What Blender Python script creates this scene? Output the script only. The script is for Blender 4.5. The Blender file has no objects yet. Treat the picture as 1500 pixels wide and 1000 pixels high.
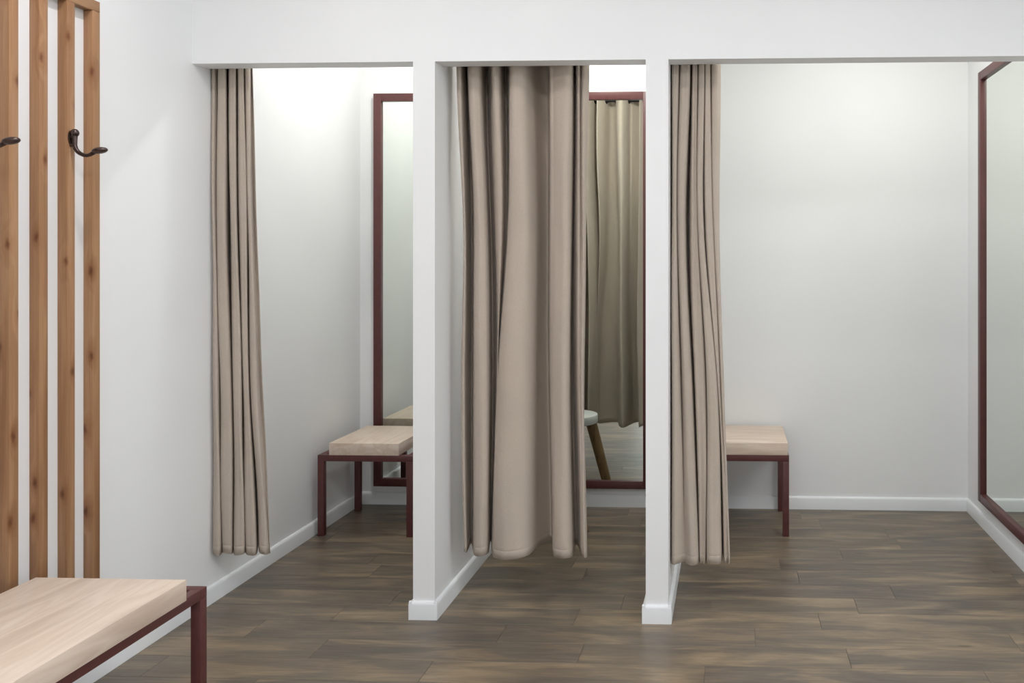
import bpy, bmesh, math, random
from mathutils import Vector, Matrix

S = bpy.context.scene
C = S.collection
R = math.radians

# ------------------------------------------------------------------ camera, world, exposure
cam_d = bpy.data.cameras.new('camera')
cam = bpy.data.objects.new('camera', cam_d)
C.objects.link(cam)
cam.location = (0, -3.165, 1.35)
cam.rotation_euler = (R(90), 0, R(2.29))
cam_d.sensor_width = 36
cam_d.lens = 30
cam_d.shift_x = -0.1787
cam_d.shift_y = -0.08
cam_d.clip_start = 0.02
S.camera = cam

world = bpy.data.worlds.new('world')
S.world = world
world.use_nodes = True
world.node_tree.nodes['Background'].inputs[0].default_value = (0.93, 0.96, 1.0, 1)
world.node_tree.nodes['Background'].inputs[1].default_value = 3.2

S.view_settings.view_transform = 'Standard'
S.view_settings.look = 'None'
S.view_settings.exposure = 0.0
S.view_settings.gamma = 1
S.view_settings.use_curve_mapping = False

BOOTH_LAMP = 7.6
SHOP_LAMP = 5.6
PANEL_FILL = 25.0

# ------------------------------------------------------------------ measures (metres)
XL, XR = -2.04, 1.285
YB, YR = 1.48, -4.7
XS = 3.6             # far side wall of the shop floor, out of frame
HZ = 2.094           # underside of the header
CZ = 2.80            # ceiling
HD = 0.088           # header and partition thickness
P1 = (-1.188, -1.105)
P2 = (-0.310, -0.226)

# ------------------------------------------------------------------ helpers
def box(bm, x0, x1, y0, y1, z0, z1):
    v = [bm.verts.new(p) for p in ((x0,y0,z0),(x1,y0,z0),(x1,y1,z0),(x0,y1,z0),(x0,y0,z1),(x1,y0,z1),(x1,y1,z1),(x0,y1,z1))]
    for f in ((3,2,1,0),(4,5,6,7),(0,1,5,4),(1,2,6,5),(2,3,7,6),(3,0,4,7)):
        bm.faces.new([v[i] for i in f])

def bev(bm, w, seg=2):
    bmesh.ops.bevel(bm, geom=bm.edges[:], offset=w, segments=seg, profile=0.5, affect='EDGES')

def obj(name, bm, mat, parent=None, smooth=None, loc=None):
    bmesh.ops.recalc_face_normals(bm, faces=bm.faces[:])
    me = bpy.data.meshes.new(name)
    bm.to_mesh(me); bm.free()
    me.materials.append(mat)
    if smooth is not None:
        me.polygons.foreach_set('use_smooth', [True] * len(me.polygons))
        if smooth < 180:
            me.set_sharp_from_angle(angle=R(smooth))
    o = bpy.data.objects.new(name, me)
    C.objects.link(o)
    if loc: o.location = loc
    if parent: o.parent = parent
    return o

def bobj(name, b, mat, parent=None, bevel=0.0, seg=2, loc=None):
    bm = bmesh.new(); box(bm, *b)
    if bevel: bev(bm, bevel, seg)
    return obj(name, bm, mat, parent, smooth=40 if bevel else None, loc=loc)

def thing(name, label, cat, loc=(0,0,0), group=None):
    o = bpy.data.objects.new(name, None)
    o.empty_display_size = 0.05
    C.objects.link(o); o.location = loc
    o['label'] = label; o['category'] = cat
    if group: o['group'] = group
    return o

def struct(o, label=None):
    o['kind'] = 'structure'
    if label: o['label'] = label
    return o

def tube(bm, pts, rad, n=12, cap=True, flat=None):
    """sweep along pts with radii rad; flat gives (sx, sy) squash per point"""
    pts = [Vector(p) for p in pts]
    rings = []
    up = None
    for i, p in enumerate(pts):
        t = (pts[min(i+1, len(pts)-1)] - pts[max(i-1, 0)]).normalized()
        if up is None:
            a = Vector((0,1,0)) if abs(t.y) < 0.9 else Vector((1,0,0))
            up = (a - t*a.dot(t)).normalized()
        else:
            up = (up - t*up.dot(t)).normalized()
        w = t.cross(up)
        r = rad[i] if isinstance(rad, (list, tuple)) else rad
        fx, fy = flat[i] if flat else (1, 1)
        rings.append([bm.verts.new(p + up*(r*fx*math.cos(2*math.pi*k/n)) + w*(r*fy*math.sin(2*math.pi*k/n))) for k in range(n)])
    for a, b in zip(rings, rings[1:]):
        for k in range(n):
            bm.faces.new((a[k], a[(k+1)%n], b[(k+1)%n], b[k]))
    if cap:
        bm.faces.new(rings[0][::-1]); bm.faces.new(rings[-1])

def lathe(bm, prof, c=(0,0,0), n=48):
    rings = []
    for r, z in prof:
        if r < 1e-6:
            rings.append([bm.verts.new((c[0], c[1], c[2]+z))])
        else:
            rings.append([bm.verts.new((c[0]+r*math.cos(2*math.pi*k/n), c[1]+r*math.sin(2*math.pi*k/n), c[2]+z)) for k in range(n)])
    for a, b in zip(rings, rings[1:]):
        for k in range(n):
            q = (a[k % len(a)], a[(k+1) % len(a)], b[(k+1) % len(b)], b[k % len(b)])
            u = []
            for x in q:
                if x not in u: u.append(x)
            if len(u) > 2: bm.faces.new(u)

# ------------------------------------------------------------------ materials
def srgb(r, g, b):
    f = lambda c: (c/255)/12.92 if c/255 <= 0.04045 else (((c/255)+0.055)/1.055)**2.4
    return (f(r), f(g), f(b), 1)

class NT:
    def __init__(self, name):
        m = bpy.data.materials.new(name); m.use_nodes = True
        self.m = m; self.t = m.node_tree; self.N = self.t.nodes
        self.b = self.N['Principled BSDF']
    def n(self, kind, **kw):
        x = self.N.new(kind)
        for k, v in kw.items(): setattr(x, k, v)
        return x
    def l(self, a, b): self.t.links.new(a, b)
    def coords(self, scale, out='Object', rand=0.0, rot=(0,0,0)):
        tc = self.n('ShaderNodeTexCoord')
        src = tc.outputs[out]
        if rand:
            oi = self.n('ShaderNodeObjectInfo')
            mul = self.n('ShaderNodeVectorMath', operation='SCALE'); mul.inputs[0].default_value = (37.1, 91.7, 53.3)
            self.l(oi.outputs['Random'], mul.inputs[3])
            add = self.n('ShaderNodeVectorMath', operation='ADD')
            self.l(src, add.inputs[0]); self.l(mul.outputs[0], add.inputs[1]); src = add.outputs[0]
        mp = self.n('ShaderNodeMapping'); mp.inputs['Scale'].default_value = scale; mp.inputs['Rotation'].default_value = rot
        self.l(src, mp.inputs[0])
        return mp.outputs[0]
    def noise(self, vec, scale, detail=4, rough=0.55, dist=0.0):
        x = self.n('ShaderNodeTexNoise'); x.inputs['Scale'].default_value = scale
        x.inputs['Detail'].default_value = detail; x.inputs['Roughness'].default_value = rough; x.inputs['Distortion'].default_value = dist
        self.l(vec, x.inputs['Vector']); return x.outputs['Fac']
    def ramp(self, fac, stops):
        r = self.n('ShaderNodeValToRGB'); e = r.color_ramp.elements
        while len(e) < len(stops): e.new(0.5)
        for x, (p, c) in zip(e, stops):
            x.position = p; x.color = c if len(c) == 4 else (*c, 1)
        self.l(fac, r.inputs[0]); return r.outputs[0]
    def mix(self, fac, a, b, mode='MIX'):
        x = self.n('ShaderNodeMix', data_type='RGBA', blend_type=mode)
        for s, v in ((x.inputs[0], fac), (x.inputs[6], a), (x.inputs[7], b)):
            if hasattr(v, 'links'): self.l(v, s)
            else: s.default_value = v
        return x.outputs[2]
    def bump(self, h, strength=0.2, dist=0.002):
        x = self.n('ShaderNodeBump'); x.inputs['Strength'].default_value = strength; x.inputs['Distance'].default_value = dist
        self.l(h, x.inputs['Height']); self.l(x.outputs[0], self.b.inputs['Normal'])
    def set(self, col=None, rough=None, metal=None, spec=None):
        if col is not None:
            if hasattr(col, 'links'): self.l(col, self.b.inputs['Base Color'])
            else: self.b.inputs['Base Color'].default_value = col
        if rough is not None: self.b.inputs['Roughness'].default_value = rough
        if metal is not None: self.b.inputs['Metallic'].default_value = metal
        if spec is not None: self.b.inputs['Specular IOR Level'].default_value = spec
        return self.m

def m_paint():
    t = NT('wall_paint')
    v = t.coords((1,1,1), 'Object')
    c = t.ramp(t.noise(v, 1.3, 2), [(0.3, srgb(236,236,237)), (0.7, srgb(241,241,241))])
    t.bump(t.noise(v, 160, 3), 0.06, 0.001)
    return t.set(c, 0.6, spec=0.3)

def m_trim():
    t = NT('trim_gloss_white')
    v = t.coords((1,1,1), 'Object')
    t.bump(t.noise(v, 60, 2), 0.03, 0.001)
    return t.set(srgb(236,238,240), 0.32, spec=0.5)

def m_plank():
    t = NT('vinyl_oak')
    base = t.coords((0.9, 4.5, 1), 'Object', rand=1)
    fine = t.coords((2.2, 55, 1), 'Object', rand=1)
    cloud = t.noise(base, 2.6, 4, 0.6, 0.6)
    grain = t.noise(fine, 3.0, 6, 0.65, 0.3)
    oi = t.n('ShaderNodeObjectInfo')
    tone = t.ramp(oi.outputs['Random'], [(0.0, srgb(92,85,78)), (0.45, srgb(110,100,89)), (0.75, srgb(119,107,92)), (1.0, srgb(127,112,92))])
    tan = t.ramp(cloud, [(0.34, srgb(80,73,66)), (0.50, srgb(108,96,82)), (0.62, srgb(142,123,99)), (0.76, srgb(170,149,121))])
    c = t.mix(0.68, tone, tan)
    g = t.ramp(grain, [(0.3, (0.66,0.65,0.64)), (0.5, (1,1,1)), (0.75, (1.12,1.11,1.09))])
    c = t.mix(0.75, c, g, 'MULTIPLY')
    vo = t.n('ShaderNodeTexVoronoi'); vo.inputs['Scale'].default_value = 3.1
    t.l(t.coords((0.7, 2.0, 1), 'Object', rand=1), vo.inputs['Vector'])
    k = t.ramp(vo.outputs['Distance'], [(0.0, (0.35,0.3,0.27)), (0.04, (0.6,0.55,0.5)), (0.075, (1,1,1))])
    c = t.mix(0.8, c, k, 'MULTIPLY')
    rr = t.ramp(grain, [(0.3, (0.40,)*3), (0.7, (0.30,)*3)])
    t.l(rr, t.b.inputs['Roughness'])
    t.bump(grain, 0.12, 0.001)
    return t.set(c, spec=0.5)

def m_fabric():
    t = NT('linen_fabric')
    v = t.coords((1,1,1), 'Object')
    w1 = t.noise(t.coords((260, 260, 60), 'Object'), 4, 2)
    w2 = t.noise(t.coords((60, 60, 300), 'Object'), 4, 2)
    w = t.mix(0.5, w1, w2)
    c = t.ramp(w, [(0.35, srgb(180,167,154)), (0.65, srgb(194,181,168))])
    c2 = t.ramp(t.noise(v, 5, 3), [(0.3, (0.96,0.96,0.96)), (0.7, (1.03,1.02,1.01))])
    c = t.mix(1.0, c, c2, 'MULTIPLY')
    cr = t.noise(t.coords((1, 1, 0.8), 'Object'), 11, 3, 0.5, 0.6)
    hs = t.n('ShaderNodeMath', operation='MULTIPLY_ADD'); hs.inputs[1].default_value = 4.0
    t.l(cr, hs.inputs[0]); t.l(w, hs.inputs[2])
    t.bump(hs.outputs[0], 0.25, 0.0022)
    t.b.inputs['Sheen Weight'].default_value = 0.1
    t.b.inputs['Sheen Roughness'].default_value = 0.5
    return t.set(c, 0.9, spec=0.12)

def m_frame():
    t = NT('oxblood_lacquer')
    v = t.coords((1,1,1), 'Object')
    c = t.ramp(t.noise(v, 30, 3), [(0.3, srgb(86,46,45)), (0.7, srgb(94,52,50))])
    t.bump(t.noise(v, 220, 2), 0.05, 0.001)
    return t.set(c, 0.42, spec=0.5)

def m_block(axis):
    t = NT('pale_beech_' + axis)
    sc = (9, 1.1, 9) if axis == 'y' else (1.1, 9, 9)
    v = t.coords(sc, 'Object', rand=1)
    f = t.coords(tuple(s*7 for s in sc), 'Object', rand=1)
    big = t.noise(v, 1.5, 3, 0.5, 0.4)
    fine = t.noise(f, 1.6, 5, 0.6)
    c = t.ramp(big, [(0.33, srgb(208,186,169)), (0.47, srgb(226,208,192)), (0.55, srgb(217,195,178)), (0.68, srgb(231,215,200))])
    g = t.ramp(fine, [(0.35, (0.965,0.955,0.95)), (0.6, (1.01,1.01,1.01))])
    c = t.mix(0.9, c, g, 'MULTIPLY')
    t.bump(fine, 0.05, 0.001)
    return t.set(c, 0.45, spec=0.35)

def m_pine():
    t = NT('knotty_pine')
    # flatten the section to one width coordinate so that knots run through the corner of a slat
    tc = t.n('ShaderNodeTexCoord'); sp = t.n('ShaderNodeSeparateXYZ'); t.l(tc.outputs['Object'], sp.inputs[0])
    ad = t.n('ShaderNodeMath', operation='ADD'); t.l(sp.outputs[0], ad.inputs[0]); t.l(sp.outputs[1], ad.inputs[1])
    oi = t.n('ShaderNodeObjectInfo'); mu = t.n('ShaderNodeMath', operation='MULTIPLY'); mu.inputs[1].default_value = 61.7
    t.l(oi.outputs['Random'], mu.inputs[0])
    az = t.n('ShaderNodeMath', operation='ADD'); t.l(sp.outputs[2], az.inputs[0]); t.l(mu.outputs[0], az.inputs[1])
    cb = t.n('ShaderNodeCombineXYZ'); t.l(ad.outputs[0], cb.inputs[0]); t.l(az.outputs[0], cb.inputs[1])
    mp = t.n('ShaderNodeMapping'); mp.inputs['Scale'].default_value = (9.0, 4.2, 1)
    wob = t.n('ShaderNodeTexNoise'); wob.inputs['Scale'].default_value = 38; wob.inputs['Detail'].default_value = 3; t.l(cb.outputs[0], wob.inputs['Vector'])
    ws = t.n('ShaderNodeVectorMath', operation='SCALE'); ws.inputs[3].default_value = 0.012; t.l(wob.outputs['Color'], ws.inputs[0])
    wa = t.n('ShaderNodeVectorMath', operation='ADD'); t.l(cb.outputs[0], wa.inputs[0]); t.l(ws.outputs[0], wa.inputs[1]); t.l(wa.outputs[0], mp.inputs[0])
    vo = t.n('ShaderNodeTexVoronoi', voronoi_dimensions='2D'); vo.inputs['Scale'].default_value = 1.0
    t.l(mp.outputs[0], vo.inputs['Vector'])
    near = t.ramp(vo.outputs['Distance'], [(0.0, (1,1,1)), (0.32, (0,0,0))])
    v = t.coords((14, 14, 0.9), 'Object', rand=1)
    f = t.coords((120, 120, 3), 'Object', rand=1)
    sh = t.n('ShaderNodeVectorMath', operation='ADD'); t.l(v, sh.inputs[0])
    sc = t.n('ShaderNodeVectorMath', operation='SCALE'); sc.inputs[0].default_value = (0.3, 0.3, 0.1); t.l(near, sc.inputs[3]); t.l(sc.outputs[0], sh.inputs[1])
    big = t.noise(sh.outputs[0], 1.4, 3, 0.5, 0.8)
    fine = t.noise(f, 1.5, 4, 0.6)
    c = t.ramp(big, [(0.3, srgb(150,108,74)), (0.5, srgb(168,126,91)), (0.7, srgb(182,142,107))])
    g = t.ramp(fine, [(0.35, (0.86,0.84,0.82)), (0.6, (1.02,1.02,1.02))])
    c = t.mix(0.8, c, g, 'MULTIPLY')
    k = t.ramp(vo.outputs['Distance'], [(0.0, (0.36,0.26,0.2)), (0.03, (0.48,0.36,0.29)), (0.055, (0.66,0.55,0.47)), (0.09, (0.86,0.79,0.74)), (0.18, (0.96,0.94,0.92)), (0.3, (1,1,1))])
    c = t.mix(1.0, c, k, 'MULTIPLY')
    t.bump(fine, 0.1, 0.001)
    return t.set(c, 0.5, spec=0.35)

def m_stool_wood():
    t = NT('brown_stool_wood')
    v = t.coords((40, 40, 2.5), 'Object', rand=1)
    n = t.noise(v, 1.5, 4, 0.6, 0.4)
    c = t.ramp(n, [(0.3, srgb(124,96,64)), (0.7, srgb(158,126,88))])
    t.bump(n, 0.08, 0.001)
    return t.set(c, 0.5)

def m_mirror():
    t = NT('mirror_silver')
    v = t.coords((1,1,1), 'Object')
    c = t.ramp(t.noise(v, 0.8, 1), [(0.3, srgb(232,237,231)), (0.7, srgb(234,239,233))])
    return t.set(c, 0.0, 1.0)

def m_metal(name, a, b, rough):
    t = NT(name)
    v = t.coords((1,1,1), 'Object')
    n = t.noise(v, 45, 3)
    t.bump(n, 0.06, 0.001)
    return t.set(t.ramp(n, [(0.3, a), (0.7, b)]), rough, 0.9)

def m_white():
    t = NT('white_lacquer')
    v = t.coords((1,1,1), 'Object')
    t.bump(t.noise(v, 90, 2), 0.04, 0.001)
    return t.set(srgb(238,239,238), 0.35)

def m_emit(name, col, s):
    t = NT(name)
    t.b.inputs['Emission Color'].default_value = col
    t.b.inputs['Emission Strength'].default_value = s
    return t.set((0.8,0.8,0.8,1), 0.5)

def m_glass():
    t = NT('shop_window_glass')
    N = t.N
    tr = t.n('ShaderNodeBsdfTransparent'); gl = t.n('ShaderNodeBsdfGlossy'); gl.inputs['Roughness'].default_value = 0.02
    tr.inputs[0].default_value = (0.96, 0.98, 0.97, 1)
    mx = t.n('ShaderNodeMixShader'); fr = t.n('ShaderNodeFresnel'); fr.inputs[0].default_value = 1.45
    t.l(fr.outputs[0], mx.inputs[0]); t.l(tr.outputs[0], mx.inputs[1]); t.l(gl.outputs[0], mx.inputs[2])
    t.l(mx.outputs[0], N['Material Output'].inputs['Surface'])
    return t.m

PAINT, TRIM, PLANK, FABRIC, FRAME = m_paint(), m_trim(), m_plank(), m_fabric(), m_frame()
BLOCKX, BLOCKY, PINE, SWOOD, MIRROR = m_block('x'), m_block('y'), m_pine(), m_stool_wood(), m_mirror()
BRONZE = m_metal('dark_bronze', srgb(78,66,64), srgb(98,84,80), 0.34)
ROD = m_metal('black_steel', srgb(48,48,50), srgb(62,62,64), 0.4)
WHITE, GLASS = m_white(), m_glass()
LAMP = m_emit('lamp_diffuser', (1, 0.97, 0.92, 1), 9.0)
PANEL = m_emit('fill_panel_diffuser', (0.97, 0.98, 1, 1), 5.0)
SUB = NT('floor_underlay').set(srgb(52,47,42), 0.8)

# ------------------------------------------------------------------ room shell
floor = struct(bobj('floor', (XL-0.1, XS+0.1, YR-0.1, YB+0.1, -0.12, -0.004), SUB))
struct(bobj('ceiling', (XL-0.1, XS+0.1, YR-0.1, YB+0.1, CZ, CZ+0.1), PAINT))
struct(bobj('wall_left', (XL-0.1, XL, YR-0.1, YB+0.1, -0.004, CZ), PAINT))
struct(bobj('wall_right', (XR, XR+0.1, 0, YB+0.1, -0.004, CZ), PAINT))
struct(bobj('wall_back', (XL, XR, YB, YB+0.1, -0.004, CZ), PAINT))
struct(bobj('wall_front', (XR+0.1, XS, 0, HD, -0.004, CZ), PAINT))
def window_wall(name, wname, a0, a1, w0, w1, z0, z1, place, label):
    """wall along local x from a0 to a1 with a glazed opening w0..w1; place = (loc, rotz)"""
    bm = bmesh.new()
    box(bm, a0, w0, -0.1, 0, -0.004, CZ); box(bm, w1, a1, -0.1, 0, -0.004, CZ)
    box(bm, w0, w1, -0.1, 0, -0.004, z0); box(bm, w0, w1, -0.1, 0, z1, CZ)
    w = struct(obj(name, bm, PAINT)); w.location = place[0]; w.rotation_euler = (0, 0, place[1])
    win = bpy.data.objects.new(wname, None); C.objects.link(win)
    win['label'] = label; struct(win)
    c = Matrix.Translation(place[0]) @ Matrix.Rotation(place[1], 4, 'Z') @ Vector(((w0+w1)/2, -0.05, z0))
    win.location = c; win.rotation_euler = (0, 0, place[1])
    wx = (w1-w0)/2; wz = z1-z0
    for b in ((-wx, wx, -.03, .03, 0, .06), (-wx, wx, -.03, .03, wz-.06, wz), (-wx, -wx+.06, -.03, .03, .06, wz-.06), (wx-.06, wx, -.03, .03, .06, wz-.06), (-.03, .03, -.03, .03, .06, wz-.06)):
        bobj('window_frame', b, FRAME, win, 0.003)
    for q in ((-wx+.06, -.03), (.03, wx-.06)):
        bobj('pane', (q[0], q[1], -.004, .004, .06, wz-.06), GLASS, win)
window_wall('wall_rear', 'window_1', XL, XS, -1.2, 0.3, 0.25, 2.0, ((0, YR, 0), 0), 'wide shop window letting daylight into the rear of the room')
window_wall('wall_shop', 'added_window', YR, 0, -3.9, -0.7, 0.3, 2.5, ((XS, 0, 0), R(90)), 'wide unseen window added in the shop side wall to bring in daylight')  # unseen side window, added to throw daylight onto the left wall

# header over the booths and the two partitions, one flush plane
struct(bobj('wall_header', (XL, XR+0.1, 0, HD, HZ, CZ), PAINT))
def partition(p):
    # front edge carries a small rounded arris
    w = struct(bobj('wall_partition', (p[0], p[1], 0, YB, -0.004, HZ), PAINT))
    bm = bmesh.new(); box(bm, p[0], p[1], HD, YB, HZ, CZ)
    obj('upper_wall', bm, PAINT, w)
    return w
part1 = partition(P1)
part2 = partition(P2)

def base_profile(bm, a, b, n, h=0.068, t=0.013):
    """baseboard from a to b (2D) standing off along normal n, rounded upper edge"""
    prof = [(0, 0), (t, 0), (t, h-0.012), (t-0.002, h-0.005), (t-0.006, h-0.001), (t-0.009, h), (0, h)]
    ra = [bm.verts.new((a[0]+n[0]*d, a[1]+n[1]*d, z)) for d, z in prof]
    rb = [bm.verts.new((b[0]+n[0]*d, b[1]+n[1]*d, z)) for d, z in prof]
    k = len(prof)
    for i in range(k):
        bm.faces.new((ra[i], ra[(i+1) % k], rb[(i+1) % k], rb[i]))
    bm.faces.new(ra[::-1]); bm.faces.new(rb)

def baseboard(name, a, b, n, parent=None):
    bm = bmesh.new(); base_profile(bm, a, b, n)
    o = obj(name, bm, TRIM, parent, smooth=30)
    if not parent: struct(o)
    return o
baseboard('baseboard_left', (XL, YR), (XL, YB), (1, 0))
baseboard('baseboard_right', (XR, 0), (XR, YB), (-1, 0))
for x0, x1 in ((XL, P1[0]), (P1[1], P2[0]), (P2[1], XR)):
    baseboard('baseboard_back', (x0, YB), (x1, YB), (0, -1))
for w, p in ((part1, P1), (part2, P2)):
    baseboard('baseboard', (p[0], -0.0125), (p[0], YB), (-1, 0), w)
    baseboard('baseboard', (p[1], -0.0115), (p[1], YB), (1, 0), w)
    baseboard('baseboard', (p[0]-0.0125, 0), (p[1]+0.0105, 0), (0, -1), w)

# ------------------------------------------------------------------ floor planks, 147 x 914 mm, laid across the room
PW, PL = 0.147, 0.914
rng = random.Random(4)
phase = {-1: -0.821, -2: 0.405, -3: -0.080, -4: -0.60, 0: -1.490, 1: 0.495, 2: -0.25, 3: -0.62, 4: 0.225, 5: -0.40}
cache = {}
def plank_mesh(l, w):
    key = (round(l, 3), round(w, 3))
    if key not in cache:
        bm = bmesh.new()
        g = 0.0004; c = 0.0006
        lo = [(g, g), (l-g, g), (l-g, w-g), (g, w-g)]
        hi = [(g+c, g+c), (l-g-c, g+c), (l-g-c, w-g-c), (g+c, w-g-c)]
        a = [bm.verts.new((x, y, -0.004)) for x, y in lo]
        m = [bm.verts.new((x, y, -0.0005)) for x, y in lo]
        t = [bm.verts.new((x, y, 0)) for x, y in hi]
        for k in range(4):
            j = (k+1) % 4
            bm.faces.new((a[k], a[j], m[j], m[k])); bm.faces.new((m[k], m[j], t[j], t[k]))
        bm.faces.new(t)
        me = bpy.data.meshes.new('plank'); bm.to_mesh(me); bm.free(); me.materials.append(PLANK)
        cache[key] = me
    return cache[key]
row = int(math.floor((YR + 0.035) / PW))
while True:
    y0 = -0.035 + row*PW
    if y0 > YB - 0.002: break
    y1 = min(y0+PW, YB); y0 = max(y0, YR)
    ph = phase.get(row, rng.uniform(0, PL))
    x = ph - math.ceil((ph - XL)/PL)*PL
    xe = XR if y0 > -0.1 else XS
    while x < xe - 0.002:
        a, b = max(x, XL), min(x+PL, xe)
        if b - a > 0.004:
            o = bpy.data.objects.new('plank', plank_mesh(b-a, y1-y0))
            o.location = (a, y0, 0); C.objects.link(o); o.parent = floor
        x += PL
    row += 1

# ------------------------------------------------------------------ framed mirrors
def mirror(label, loc, rotz, width, z0, z1, fw=0.042, d=0.03):
    """loc = middle of the lower edge at the wall; local +y points into the wall"""
    m = thing('wall_mirror', label, 'mirror', loc, 'tall framed mirrors of the fitting rooms')
    m.rotation_euler = (0, 0, rotz)
    h = z1-z0; w = width/2
    bobj('mirror_glass', (-w+fw-.008, w-fw+.008, -0.014, -0.006, fw-.008, h-fw+.008), MIRROR, m)
    bobj('backing', (-w+.01, w-.01, -0.006, 0, .01, h-.01), FRAME, m)
    bobj('frame_stile', (-w, -w+fw, -d, -.006, 0, h), FRAME, m, 0.0015)
    bobj('frame_stile', (w-fw, w, -d, -.006, 0, h), FRAME, m, 0.0015)
    bobj('frame_rail', (-w+fw, w-fw, -d, -.006, 0, fw), FRAME, m, 0.0015)
    bobj('frame_rail', (-w+fw, w-fw, -d, -.006, h-fw, h), FRAME, m, 0.0015)
    return m
MW = 0.64
mirror('tall dark red framed mirror behind the bench in the first booth from the slatted rack', (-1.954+MW/2, YB, 0.104), 0, MW, 0.104, 2.262)
mirror('tall dark red framed mirror reflecting a hanging curtain and a white stool', (-0.425-MW/2, YB, 0.104), 0, MW, 0.104, 2.262)
mirror('tall dark red framed mirror on the side wall of the wide booth', (XR, 1.198-0.41, 0.135), R(-90), 0.82, 0.135, 2.291)

# ------------------------------------------------------------------ benches
def bench(name, label, loc, L, W, block, axis, group='red-framed benches with pale wooden seats'):
    """frame L x W (x, y) with its corner at loc; block = (x0, x1, y0, y1) in frame coordinates"""
    t = thing(name, label, 'bench', loc, group)
    q, r, zt = 0.030, 0.030, 0.396
    for x in (0, L-q):
        for y in (0, W-q):
            bobj('leg', (x, x+q, y, y+q, 0, zt-r), FRAME, t, 0.0015)
    for y in (0, W-q):
        bobj('frame_rail', (0, L, y, y+q, zt-r, zt), FRAME, t, 0.0015)
    for x in (0, L-q):
        bobj('frame_rail', (x, x+q, q, W-q, zt-r, zt), FRAME, t, 0.0015)
    b = block
    mat = BLOCKX if axis == 'x' else BLOCKY
    s = bobj('seat', (*b, zt, 0.455), mat, t, 0.0015)
    return t
bench('bench', 'pale block seat on a dark red frame below the mirror in the first booth', (-2.008, 0.924, 0), 0.470, 0.44, (0.057, 0.403, 0.0, 0.438), 'y')
bench('bench', 'half-hidden bench with pale seat at the back wall, beside the curtain of the wide booth', (-0.178, 1.006, 0), 0.470, 0.447, (0.05, 0.465, 0.003, 0.446), 'x')
bench('long_bench', 'long bench with pale wooden seat and dark red frame under the slatted coat rack', (-1.9955, -2.03, 0), 0.470, 1.301, (0.043, 0.479, 0.107, 1.194), 'y')

# ------------------------------------------------------------------ slatted coat rack with hooks
rack = thing('coat_rack', 'knotty pine slatted coat rack with dark hooks above the long bench', 'coat rack', (XL, -0.95, 0.14))
N_SLAT, SP = 9, 0.1043
ys = [-0.5467 - SP*k + 0.95 for k in range(N_SLAT)]       # near faces, local y
TOPZ = 2.172 - 0.14
slat_me = None
for k, y in enumerate(ys):
    if slat_me is None:
        o = bobj('slat', (0, 0.030, 0, 0.032, 0.034, TOPZ-0.034), PINE, rack, 0.0012)
        slat_me = o.data
        o.location = (0, y, 0)
    else:
        o = bpy.data.objects.new('slat', slat_me); C.objects.link(o); o.parent = rack; o.location = (0, y, 0)
y0, y1 = ys[-1], ys[0]+0.032
pine_h = bpy.data.materials['knotty_pine']
for z in (0, TOPZ-0.034):
    o = bobj('rail', (0, 0.030, 0, 0.034, 0, y1-y0), pine_h, rack, 0.0012)
    o.location = (0, y1, z); o.rotation_euler = (R(90), 0, 0)
def hook(y, z):
    bm = bmesh.new()
    # stem: rounded head on the slat, down, and forward in a J
    P = [(0.0434,1.7379),(0.0430,1.7149),(0.0434,1.6990),(0.0465,1.6880),(0.0530,1.6790),(0.0610,1.6732),(0.0720,1.6685),(0.0825,1.6676),(0.0920,1.6700),(0.1010,1.6745),(0.1100,1.6790)]
    pts = [(x-0.0, 0, zz-1.70) for x, zz in P]
    rad = [0.0085,0.0075,0.0068,0.0066,0.0064,0.0062,0.006,0.0058,0.0058,0.0062,0.006]
    tube(bm, pts, rad, 12)
    # plate against the slat
    tube(bm, [(0.030,0,0.022),(0.034,0,0.022),(0.0345,0,0.022)], [0.011,0.011,0.009], 16, flat=[(1,2.0)]*3)
    tube(bm, [(0.032,0,0.024),(0.044,0,0.030)], [0.008,0.008], 12)
    tube(bm, [(0.032,0,0.0),(0.044,0,0.0)], [0.006,0.006], 12)
    o = obj('coat_hook', bm, BRONZE, rack, smooth=50, loc=(0, y, z))
    # flat oval tip and round head
    bm = bmesh.new()
    bmesh.ops.create_uvsphere(bm, u_segments=20, v_segments=12, radius=1, matrix=Matrix.Translation((0.122,0,-0.0175)) @ Matrix.Rotation(R(-9), 4, 'Y') @ Matrix.Diagonal((0.0235,0.017,0.0100,1)))
    obj('hook_tip', bm, BRONZE, o, smooth=180)
    bm = bmesh.new()
    bmesh.ops.create_uvsphere(bm, u_segments=16, v_segments=10, radius=1, matrix=Matrix.Translation((0.0440,0,0.0365)) @ Matrix.Diagonal((0.0118,0.0115,0.0125,1)))
    obj('hook_head', bm, BRONZE, o, smooth=180)
hook(ys[1]+0.014, 1.70-0.14)
hook(ys[4]+0.005, 1.685-0.14)
hook(ys[7]+0.014, 1.70-0.14)

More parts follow.
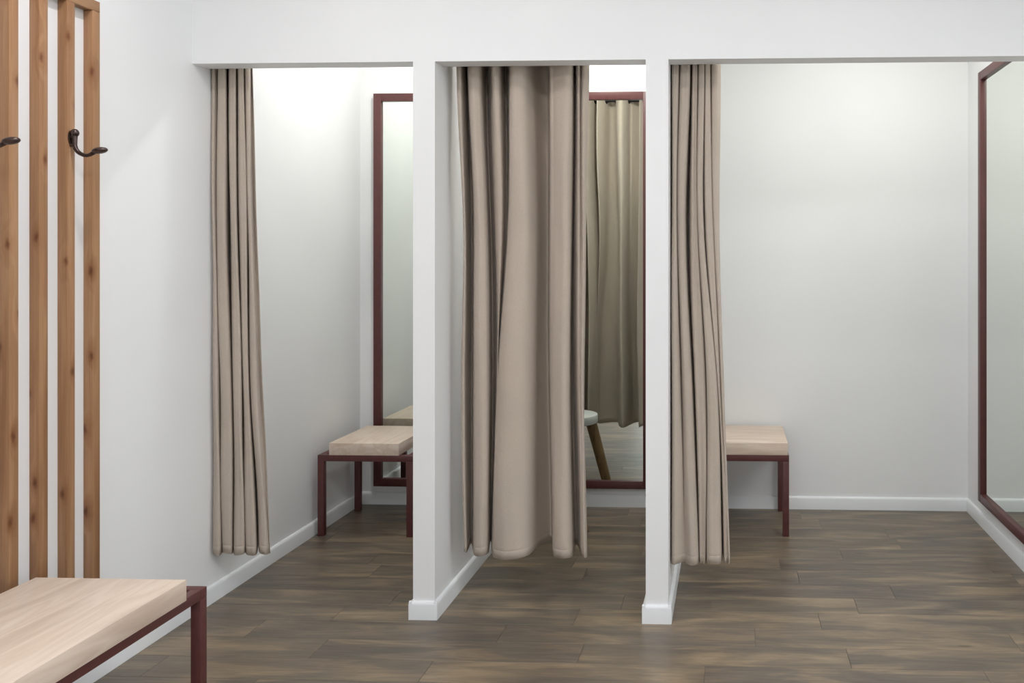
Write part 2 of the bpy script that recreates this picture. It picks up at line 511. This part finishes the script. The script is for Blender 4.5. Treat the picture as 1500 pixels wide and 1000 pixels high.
# ------------------------------------------------------------------ white stool (behind the middle curtain, seen in the mirror)
SX, SY = -0.916, 1.12
st = thing('stool', 'round white-topped stool with splayed wooden legs, seen in the middle mirror', 'stool', (SX, SY, 0))
bm = bmesh.new()
lathe(bm, [(0,0.393),(0.137,0.393),(0.143,0.396),(0.145,0.401),(0.145,0.436),(0.143,0.442),(0.137,0.445),(0,0.445)])
obj('seat', bm, WHITE, st, smooth=35)
for a in (-22, 92, 232):
    ca, sa = math.cos(R(a)), math.sin(R(a))
    bm = bmesh.new()
    pts = []; rad = []
    for k in range(9):
        f = k/8
        pts.append((ca*(0.108+0.103*f), sa*(0.108+0.103*f), 0.3925*(1-f)))
        rad.append(0.033-0.006*f)
    tube(bm, pts, rad, 18)
    for v in bm.verts:
        v.co.z = max(v.co.z, 0.0)
        v.co.z = min(v.co.z, 0.394)
    obj('leg', bm, SWOOD, st, smooth=50)

# ------------------------------------------------------------------ curtains: one row per point along the cloth,
# x (m) under the header / at 1.48 m / at 0.84 m / at the hem, then depth y (m) above and below
CURTAIN_1 = [(-2.034, -2.034, -2.034, -2.034, 0.21, 0.21),
    (-2.034, -2.034, -2.034, -2.034, 0.135, 0.13),
    (-2.034, -2.0302, -2.0199, -2.0124, 0.115, 0.105),
    (-2.0224, -2.019, -2.0056, -1.9962, 0.1168, 0.1108),
    (-2.034, -2.034, -2.034, -2.034, 0.21, 0.195),
    (-2.0127, -2.0148, -2.0021, -1.9932, 0.1198, 0.1168),
    (-1.9877, -1.9894, -1.9747, -1.9628, 0.105, 0.1),
    (-1.978, -1.9768, -1.9566, -1.9508, 0.1198, 0.1138),
    (-2.0337, -2.0264, -2.0084, -2.0021, 0.225, 0.21),
    (-1.9681, -1.9609, -1.9479, -1.9443, 0.1198, 0.1168),
    (-1.9466, -1.9402, -1.9228, -1.9136, 0.105, 0.1),
    (-1.9391, -1.9322, -1.9134, -1.9013, 0.1168, 0.1108),
    (-1.9952, -1.9838, -1.9653, -1.9511, 0.2175, 0.2025),
    (-1.9335, -1.9252, -1.9109, -1.8999, 0.1198, 0.1198),
    (-1.914, -1.9021, -1.8929, -1.8728, 0.11, 0.105),
    (-1.9081, -1.8955, -1.8867, -1.8549, 0.1198, 0.1168),
    (-1.9444, -1.9398, -1.9344, -1.9075, 0.1875, 0.225),
    (-1.9041, -1.8923, -1.8785, -1.8442, 0.1228, 0.1198),
    (-1.8881, -1.8756, -1.8509, -1.8127, 0.115, 0.1),
    (-1.8899, -1.876, -1.8512, -1.81, 0.13, 0.115),
    (-1.8958, -1.8782, -1.8523, -1.8128, 0.15, 0.13),
    (-1.8831, -1.8619, -1.838, -1.8046, 0.135, 0.125)]
CURTAIN_2 = [(-1.065, -1.0401, -1.05, -1.0429, 0.13, 0.15),
    (-1.0489, -1.0295, -1.036, -1.0295, 0.1237, 0.1372),
    (-1.0539, -1.0388, -1.0416, -1.0347, 0.185, 0.185),
    (-1.0674, -1.0431, -1.0441, -1.0423, 0.2725, 0.255),
    (-1.0234, -0.9977, -0.9999, -0.9971, 0.1462, 0.1417),
    (-1.0024, -0.9782, -0.9755, -0.9755, 0.115, 0.115),
    (-0.9851, -0.9626, -0.9509, -0.9553, 0.12, 0.11),
    (-0.9727, -0.9514, -0.9386, -0.9434, 0.1507, 0.1372),
    (-0.9911, -0.9712, -0.9625, -0.9721, 0.2812, 0.2637),
    (-0.9457, -0.9374, -0.9413, -0.9662, 0.185, 0.2725),
    (-0.9213, -0.9128, -0.9236, -0.9502, 0.1237, 0.22),
    (-0.9045, -0.8954, -0.9127, -0.9339, 0.12, 0.1675),
    (-0.8953, -0.8869, -0.9098, -0.9261, 0.1462, 0.1417),
    (-0.9073, -0.8975, -0.9187, -0.9221, 0.2725, 0.13),
    (-0.875, -0.8747, -0.9094, -0.9179, 0.2025, 0.12),
    (-0.8475, -0.8519, -0.8921, -0.9092, 0.1192, 0.1057),
    (-0.8231, -0.8107, -0.8569, -0.8657, 0.105, 0.085),
    (-0.7971, -0.7789, -0.8064, -0.8114, 0.1237, 0.0922),
    (-0.7832, -0.765, -0.7765, -0.7772, 0.185, 0.125),
    (-0.7597, -0.7523, -0.7614, -0.7567, 0.2637, 0.2375),
    (-0.7277, -0.7316, -0.7341, -0.7239, 0.2637, 0.2987),
    (-0.698, -0.7021, -0.7036, -0.697, 0.1462, 0.185),
    (-0.6803, -0.6823, -0.6843, -0.6809, 0.135, 0.125),
    (-0.6612, -0.6615, -0.6618, -0.6661, 0.12, 0.105),
    (-0.6316, -0.6363, -0.6383, -0.6376, 0.105, 0.095),
    (-0.6123, -0.6173, -0.6223, -0.614, 0.115, 0.11),
    (-0.6103, -0.615, -0.6245, -0.6101, 0.1462, 0.1552),
    (-0.617, -0.6247, -0.6323, -0.6178, 0.2288, 0.2637),
    (-0.5918, -0.6025, -0.6073, -0.5951, 0.1417, 0.2112),
    (-0.5808, -0.5854, -0.586, -0.5759, 0.125, 0.135),
    (-0.5772, -0.5752, -0.5758, -0.5645, 0.15, 0.115),
    (-0.5627, -0.565, -0.5674, -0.5565, 0.12, 0.115),
    (-0.5439, -0.5559, -0.5636, -0.5529, 0.135, 0.135)]
CURTAIN_3 = [(-0.22, -0.22, -0.22, -0.22, 0.255, 0.225),
    (-0.22, -0.22, -0.22, -0.22, 0.195, 0.15),
    (-0.2183, -0.22, -0.22, -0.22, 0.1198, 0.1138),
    (-0.2045, -0.2107, -0.2089, -0.2085, 0.11, 0.09),
    (-0.1921, -0.2025, -0.1873, -0.18, 0.1228, 0.1138),
    (-0.195, -0.2043, -0.1843, -0.1708, 0.21, 0.118),
    (-0.1879, -0.1986, -0.178, -0.1645, 0.1198, 0.1198),
    (-0.1701, -0.1857, -0.1673, -0.1436, 0.105, 0.1),
    (-0.1514, -0.1687, -0.145, -0.1174, 0.1198, 0.1198),
    (-0.1515, -0.1635, -0.1386, -0.1179, 0.2475, 0.225),
    (-0.1396, -0.1484, -0.1302, -0.1121, 0.1228, 0.1258),
    (-0.1287, -0.1327, -0.1129, -0.1024, 0.12, 0.12),
    (-0.1213, -0.1228, -0.0899, -0.0914, 0.1258, 0.1228),
    (-0.122, -0.1241, -0.0888, -0.0909, 0.1875, 0.21),
    (-0.1171, -0.1194, -0.0834, -0.0849, 0.1198, 0.1168),
    (-0.106, -0.1099, -0.0653, -0.06, 0.11, 0.1),
    (-0.0961, -0.0977, -0.0459, -0.0299, 0.1198, 0.1168),
    (-0.0969, -0.0973, -0.0455, -0.0244, 0.2025, 0.24),
    (-0.0914, -0.0915, -0.0421, -0.0181, 0.1198, 0.1288),
    (-0.0811, -0.076, -0.0367, -0.0091, 0.11, 0.12),
    (-0.0722, -0.0617, -0.032, -0.0044, 0.1198, 0.1228),
    (-0.0716, -0.0607, -0.031, -0.0031, 0.18, 0.15),
    (-0.0675, -0.0586, -0.0296, -0.0023, 0.1198, 0.1228),
    (-0.0497, -0.0471, -0.0248, 0.0, 0.11, 0.115),
    (-0.0335, -0.0369, -0.021, 0.0035, 0.135, 0.13)]

def cr(p0, p1, p2, p3, t):
    return 0.5*((2*p1) + (-p0+p2)*t + (2*p0-5*p1+4*p2-p3)*t*t + (-p0+3*p1-3*p2+p3)*t**3)

ROD_Y, ROD_Z, TOP_Z = 0.155, 2.462, 2.50
def curtain(tab, label, zb, seed):
    lev = [TOP_Z, 2.11, 1.484, 0.842, zb]
    rnd = random.Random(seed)
    sub, rows = 7, 72
    n = len(tab)
    keys = []
    for r in tab:
        xs = [r[0], r[0], r[1], r[2], r[3]]
        ys = [r[4], r[4], r[4]+(r[5]-r[4])/3, r[4]+(r[5]-r[4])*2/3, r[5]]
        keys.append((xs, ys))
    ph = [rnd.uniform(0, 6.28) for _ in range(6)]
    zs = [TOP_Z + (zb+0.045-TOP_Z)*k/(rows-6) for k in range(rows-5)] + [zb+d for d in (0.0375, 0.0345, 0.0325, 0.0305, 0.0275, 0.0)]
    def vert(i, k):                       # control i at height step k -> x, y, z
        z = zs[k]
        j = 0
        while j < 3 and z < lev[j+1]: j += 1
        t = (lev[j]-z)/(lev[j]-lev[j+1])
        xs, ys = keys[i]
        g = lambda a: cr(a[max(j-1,0)], a[j], a[j+1], a[min(j+2,4)], t)
        return g(xs), g(ys), z
    bm = bmesh.new()
    grid = []
    for k in range(rows+1):
        ctl = [vert(i, k) for i in range(n)]
        line = []
        for i in range(n-1):
            a, b, c, d = ctl[max(i-1,0)], ctl[i], ctl[i+1], ctl[min(i+2,n-1)]
            for q in range(sub if i < n-2 else sub+1):
                t = q/sub
                x = cr(a[0], b[0], c[0], d[0], t); y = cr(a[1], b[1], c[1], d[1], t)
                z = z0 = ctl[0][2]
                low = max(0.0, (1.3-z)/1.1)
                s = i+t
                y += 0.0025*low*math.sin(5.0*z*2+ph[0]+s*0.9) + 0.0015*math.sin(9*z+ph[1]+s*1.7)
                x += 0.0012*math.sin(6*z+ph[2]+s*0.8)
                # hem sags slightly on the fold fronts
                e = max(0.0, 1-(z-zb)/0.12)
                z += e*(0.004*math.sin(s*1.1+ph[3]) - 0.03*(0.15-y)*1.0)
                if abs(z0-(zb+0.0325)) < 0.0001: y += 0.0014          # stitched hem line
                elif abs(z0-(zb+0.0325)) < 0.0025: y += 0.0006
                line.append(bm.verts.new((x, max(y, HD+0.004) if z > HZ-0.02 else y, z)))
        grid.append(line)
    for r0, r1 in zip(grid, grid[1:]):
        for a in range(len(r0)-1):
            bm.faces.new((r0[a], r0[a+1], r1[a+1], r1[a]))
    top = [v.co.copy() for v in grid[2]]
    o = thing('curtain', label, 'curtain', (sum(v.x for v in top)/len(top), ROD_Y, zb), 'taupe booth curtains')
    def local(b):
        bmesh.ops.translate(b, verts=b.verts[:], vec=-Vector(o.location))
    local(bm)
    f = obj('fabric', bm, FABRIC, o, smooth=180)
    so = f.modifiers.new('thickness', 'SOLIDIFY'); so.thickness = 0.0022; so.offset = 0
    # eyelets where the cloth crosses the rod
    last = -1
    for a in range(len(top)-1):
        p, q = top[a], top[a+1]
        if (p.y-ROD_Y)*(q.y-ROD_Y) <= 0 and p.y != q.y and a-last > 4:
            last = a
            t = (ROD_Y-p.y)/(q.y-p.y)
            c = p.lerp(q, t); c.z = ROD_Z
            d = Vector((q.x-p.x, q.y-p.y, 0)).normalized()
            nrm = Vector((d.y, -d.x, 0))
            eb = bmesh.new()
            M, m = 20, 6
            vs = []
            for u in range(M):
                au = 2*math.pi*u/M
                rd = d*math.cos(au) + Vector((0,0,1))*math.sin(au)
                vs.append([eb.verts.new(c + rd*(0.0195+0.0055*math.cos(2*math.pi*w/m)) + nrm*(0.0042*math.sin(2*math.pi*w/m))) for w in range(m)])
            for u in range(M):
                for w in range(m):
                    eb.faces.new((vs[u][w], vs[(u+1)%M][w], vs[(u+1)%M][(w+1)%m], vs[u][(w+1)%m]))
            local(eb)
            obj('eyelet', eb, ROD, o, smooth=180)
    return o

curtain(CURTAIN_1, 'narrow gathered taupe curtain hanging against the left side wall, pulled fully aside', 0.197, 1)
curtain(CURTAIN_2, 'broad half-drawn taupe curtain with deep folds in the middle booth between the two posts', 0.200, 2)
curtain(CURTAIN_3, 'narrow bunched taupe curtain just behind the second post, at the entrance of the wide booth', 0.184, 3)

def rod(x0, x1, label):
    o = thing('curtain_rod', label, 'curtain rod', ((x0+x1)/2, ROD_Y, ROD_Z), 'black rods of the booth curtains')
    h = (x1-x0)/2
    bm = bmesh.new(); tube(bm, [(-h, 0, 0), (h, 0, 0)], 0.0125, 16)
    obj('rod', bm, ROD, o, smooth=50)
    for s in (-1, 1):
        bm = bmesh.new(); tube(bm, [(s*h, 0, 0), (s*(h-0.008), 0, 0), (s*(h-0.012), 0, 0)], [0.027, 0.027, 0.016], 20)
        obj('flange', bm, ROD, o, smooth=50)
rod(XL, P1[0], 'thin black curtain rod behind the header, over the first booth')
rod(P1[1], P2[0], 'thin black curtain rod behind the header, seen in the middle mirror')
rod(P2[1], XR, 'thin black curtain rod behind the header, over the wide booth')

# ------------------------------------------------------------------ lamps (all above the frame)
def downlight(x, y, power, label, group, col=(0.99, 0.985, 1.0)):
    t = thing('downlight', label, 'ceiling lamp', (x, y, CZ), group)
    bm = bmesh.new()
    lathe(bm, [(0.062,0),(0.085,0),(0.085,-0.004),(0.08,-0.009),(0.066,-0.009),(0.062,-0.004),(0.062,0)], n=32)
    obj('trim_ring', bm, WHITE, t, smooth=35)
    bm = bmesh.new(); lathe(bm, [(0,0),(0.062,0),(0.062,-0.004),(0,-0.004)], n=32)
    obj('diffuser', bm, LAMP, t, smooth=35)
    l = bpy.data.lights.new('lamp_light', 'AREA'); l.shape = 'DISK'; l.size = 0.11; l.energy = power; l.color = col
    lo = bpy.data.objects.new('lamp_light', l); C.objects.link(lo); lo.parent = t; lo.location = (0, 0, -0.012)
downlight(-1.45, 0.84, BOOTH_LAMP*1.25, 'round ceiling downlight over the first booth', 'booth downlights', (0.985, 1.0, 0.945))
downlight(-0.70, 0.95, BOOTH_LAMP*1.5, 'round ceiling downlight over the middle booth', 'booth downlights', (0.985, 1.0, 0.945))
downlight(0.70, 0.55, BOOTH_LAMP*1.65, 'round ceiling downlight over the wide booth', 'booth downlights', (0.985, 1.0, 0.945))
downlight(-1.40, -1.0, SHOP_LAMP*1.4, 'round ceiling downlight over the long bench', 'downlights before the header')
downlight(-0.55, -0.85, SHOP_LAMP*0.4, 'round ceiling downlight before the two posts', 'downlights before the header')
downlight(0.45, -0.85, SHOP_LAMP*0.5, 'round ceiling downlight before the wide booth', 'downlights before the header')
def panel(x, y):  # out-of-view panels added as fill light for the shop and left wall
    t = thing('fill_panel', 'unseen light panel added in the shop ceiling as fill light', 'ceiling lamp', (x, y, CZ), 'added fill light panels')
    for b in ((-.6,.6,-.3,-.27), (-.6,.6,.27,.3), (-.6,-.57,-.27,.27), (.57,.6,-.27,.27)):
        bobj('frame', (*b, -0.015, 0), WHITE, t)
    bobj('diffuser', (-.57, .57, -.27, .27, -0.008, 0), PANEL, t)
    l = bpy.data.lights.new('lamp_light', 'AREA'); l.shape = 'RECTANGLE'; l.size = 1.14; l.size_y = 0.54; l.energy = PANEL_FILL; l.color = (0.96, 0.98, 1)
    lo = bpy.data.objects.new('lamp_light', l); C.objects.link(lo); lo.parent = t; lo.location = (0, 0, -0.02)
for x, y in ((-0.2, -2.4), (2.2, -2.0)): panel(x, y)
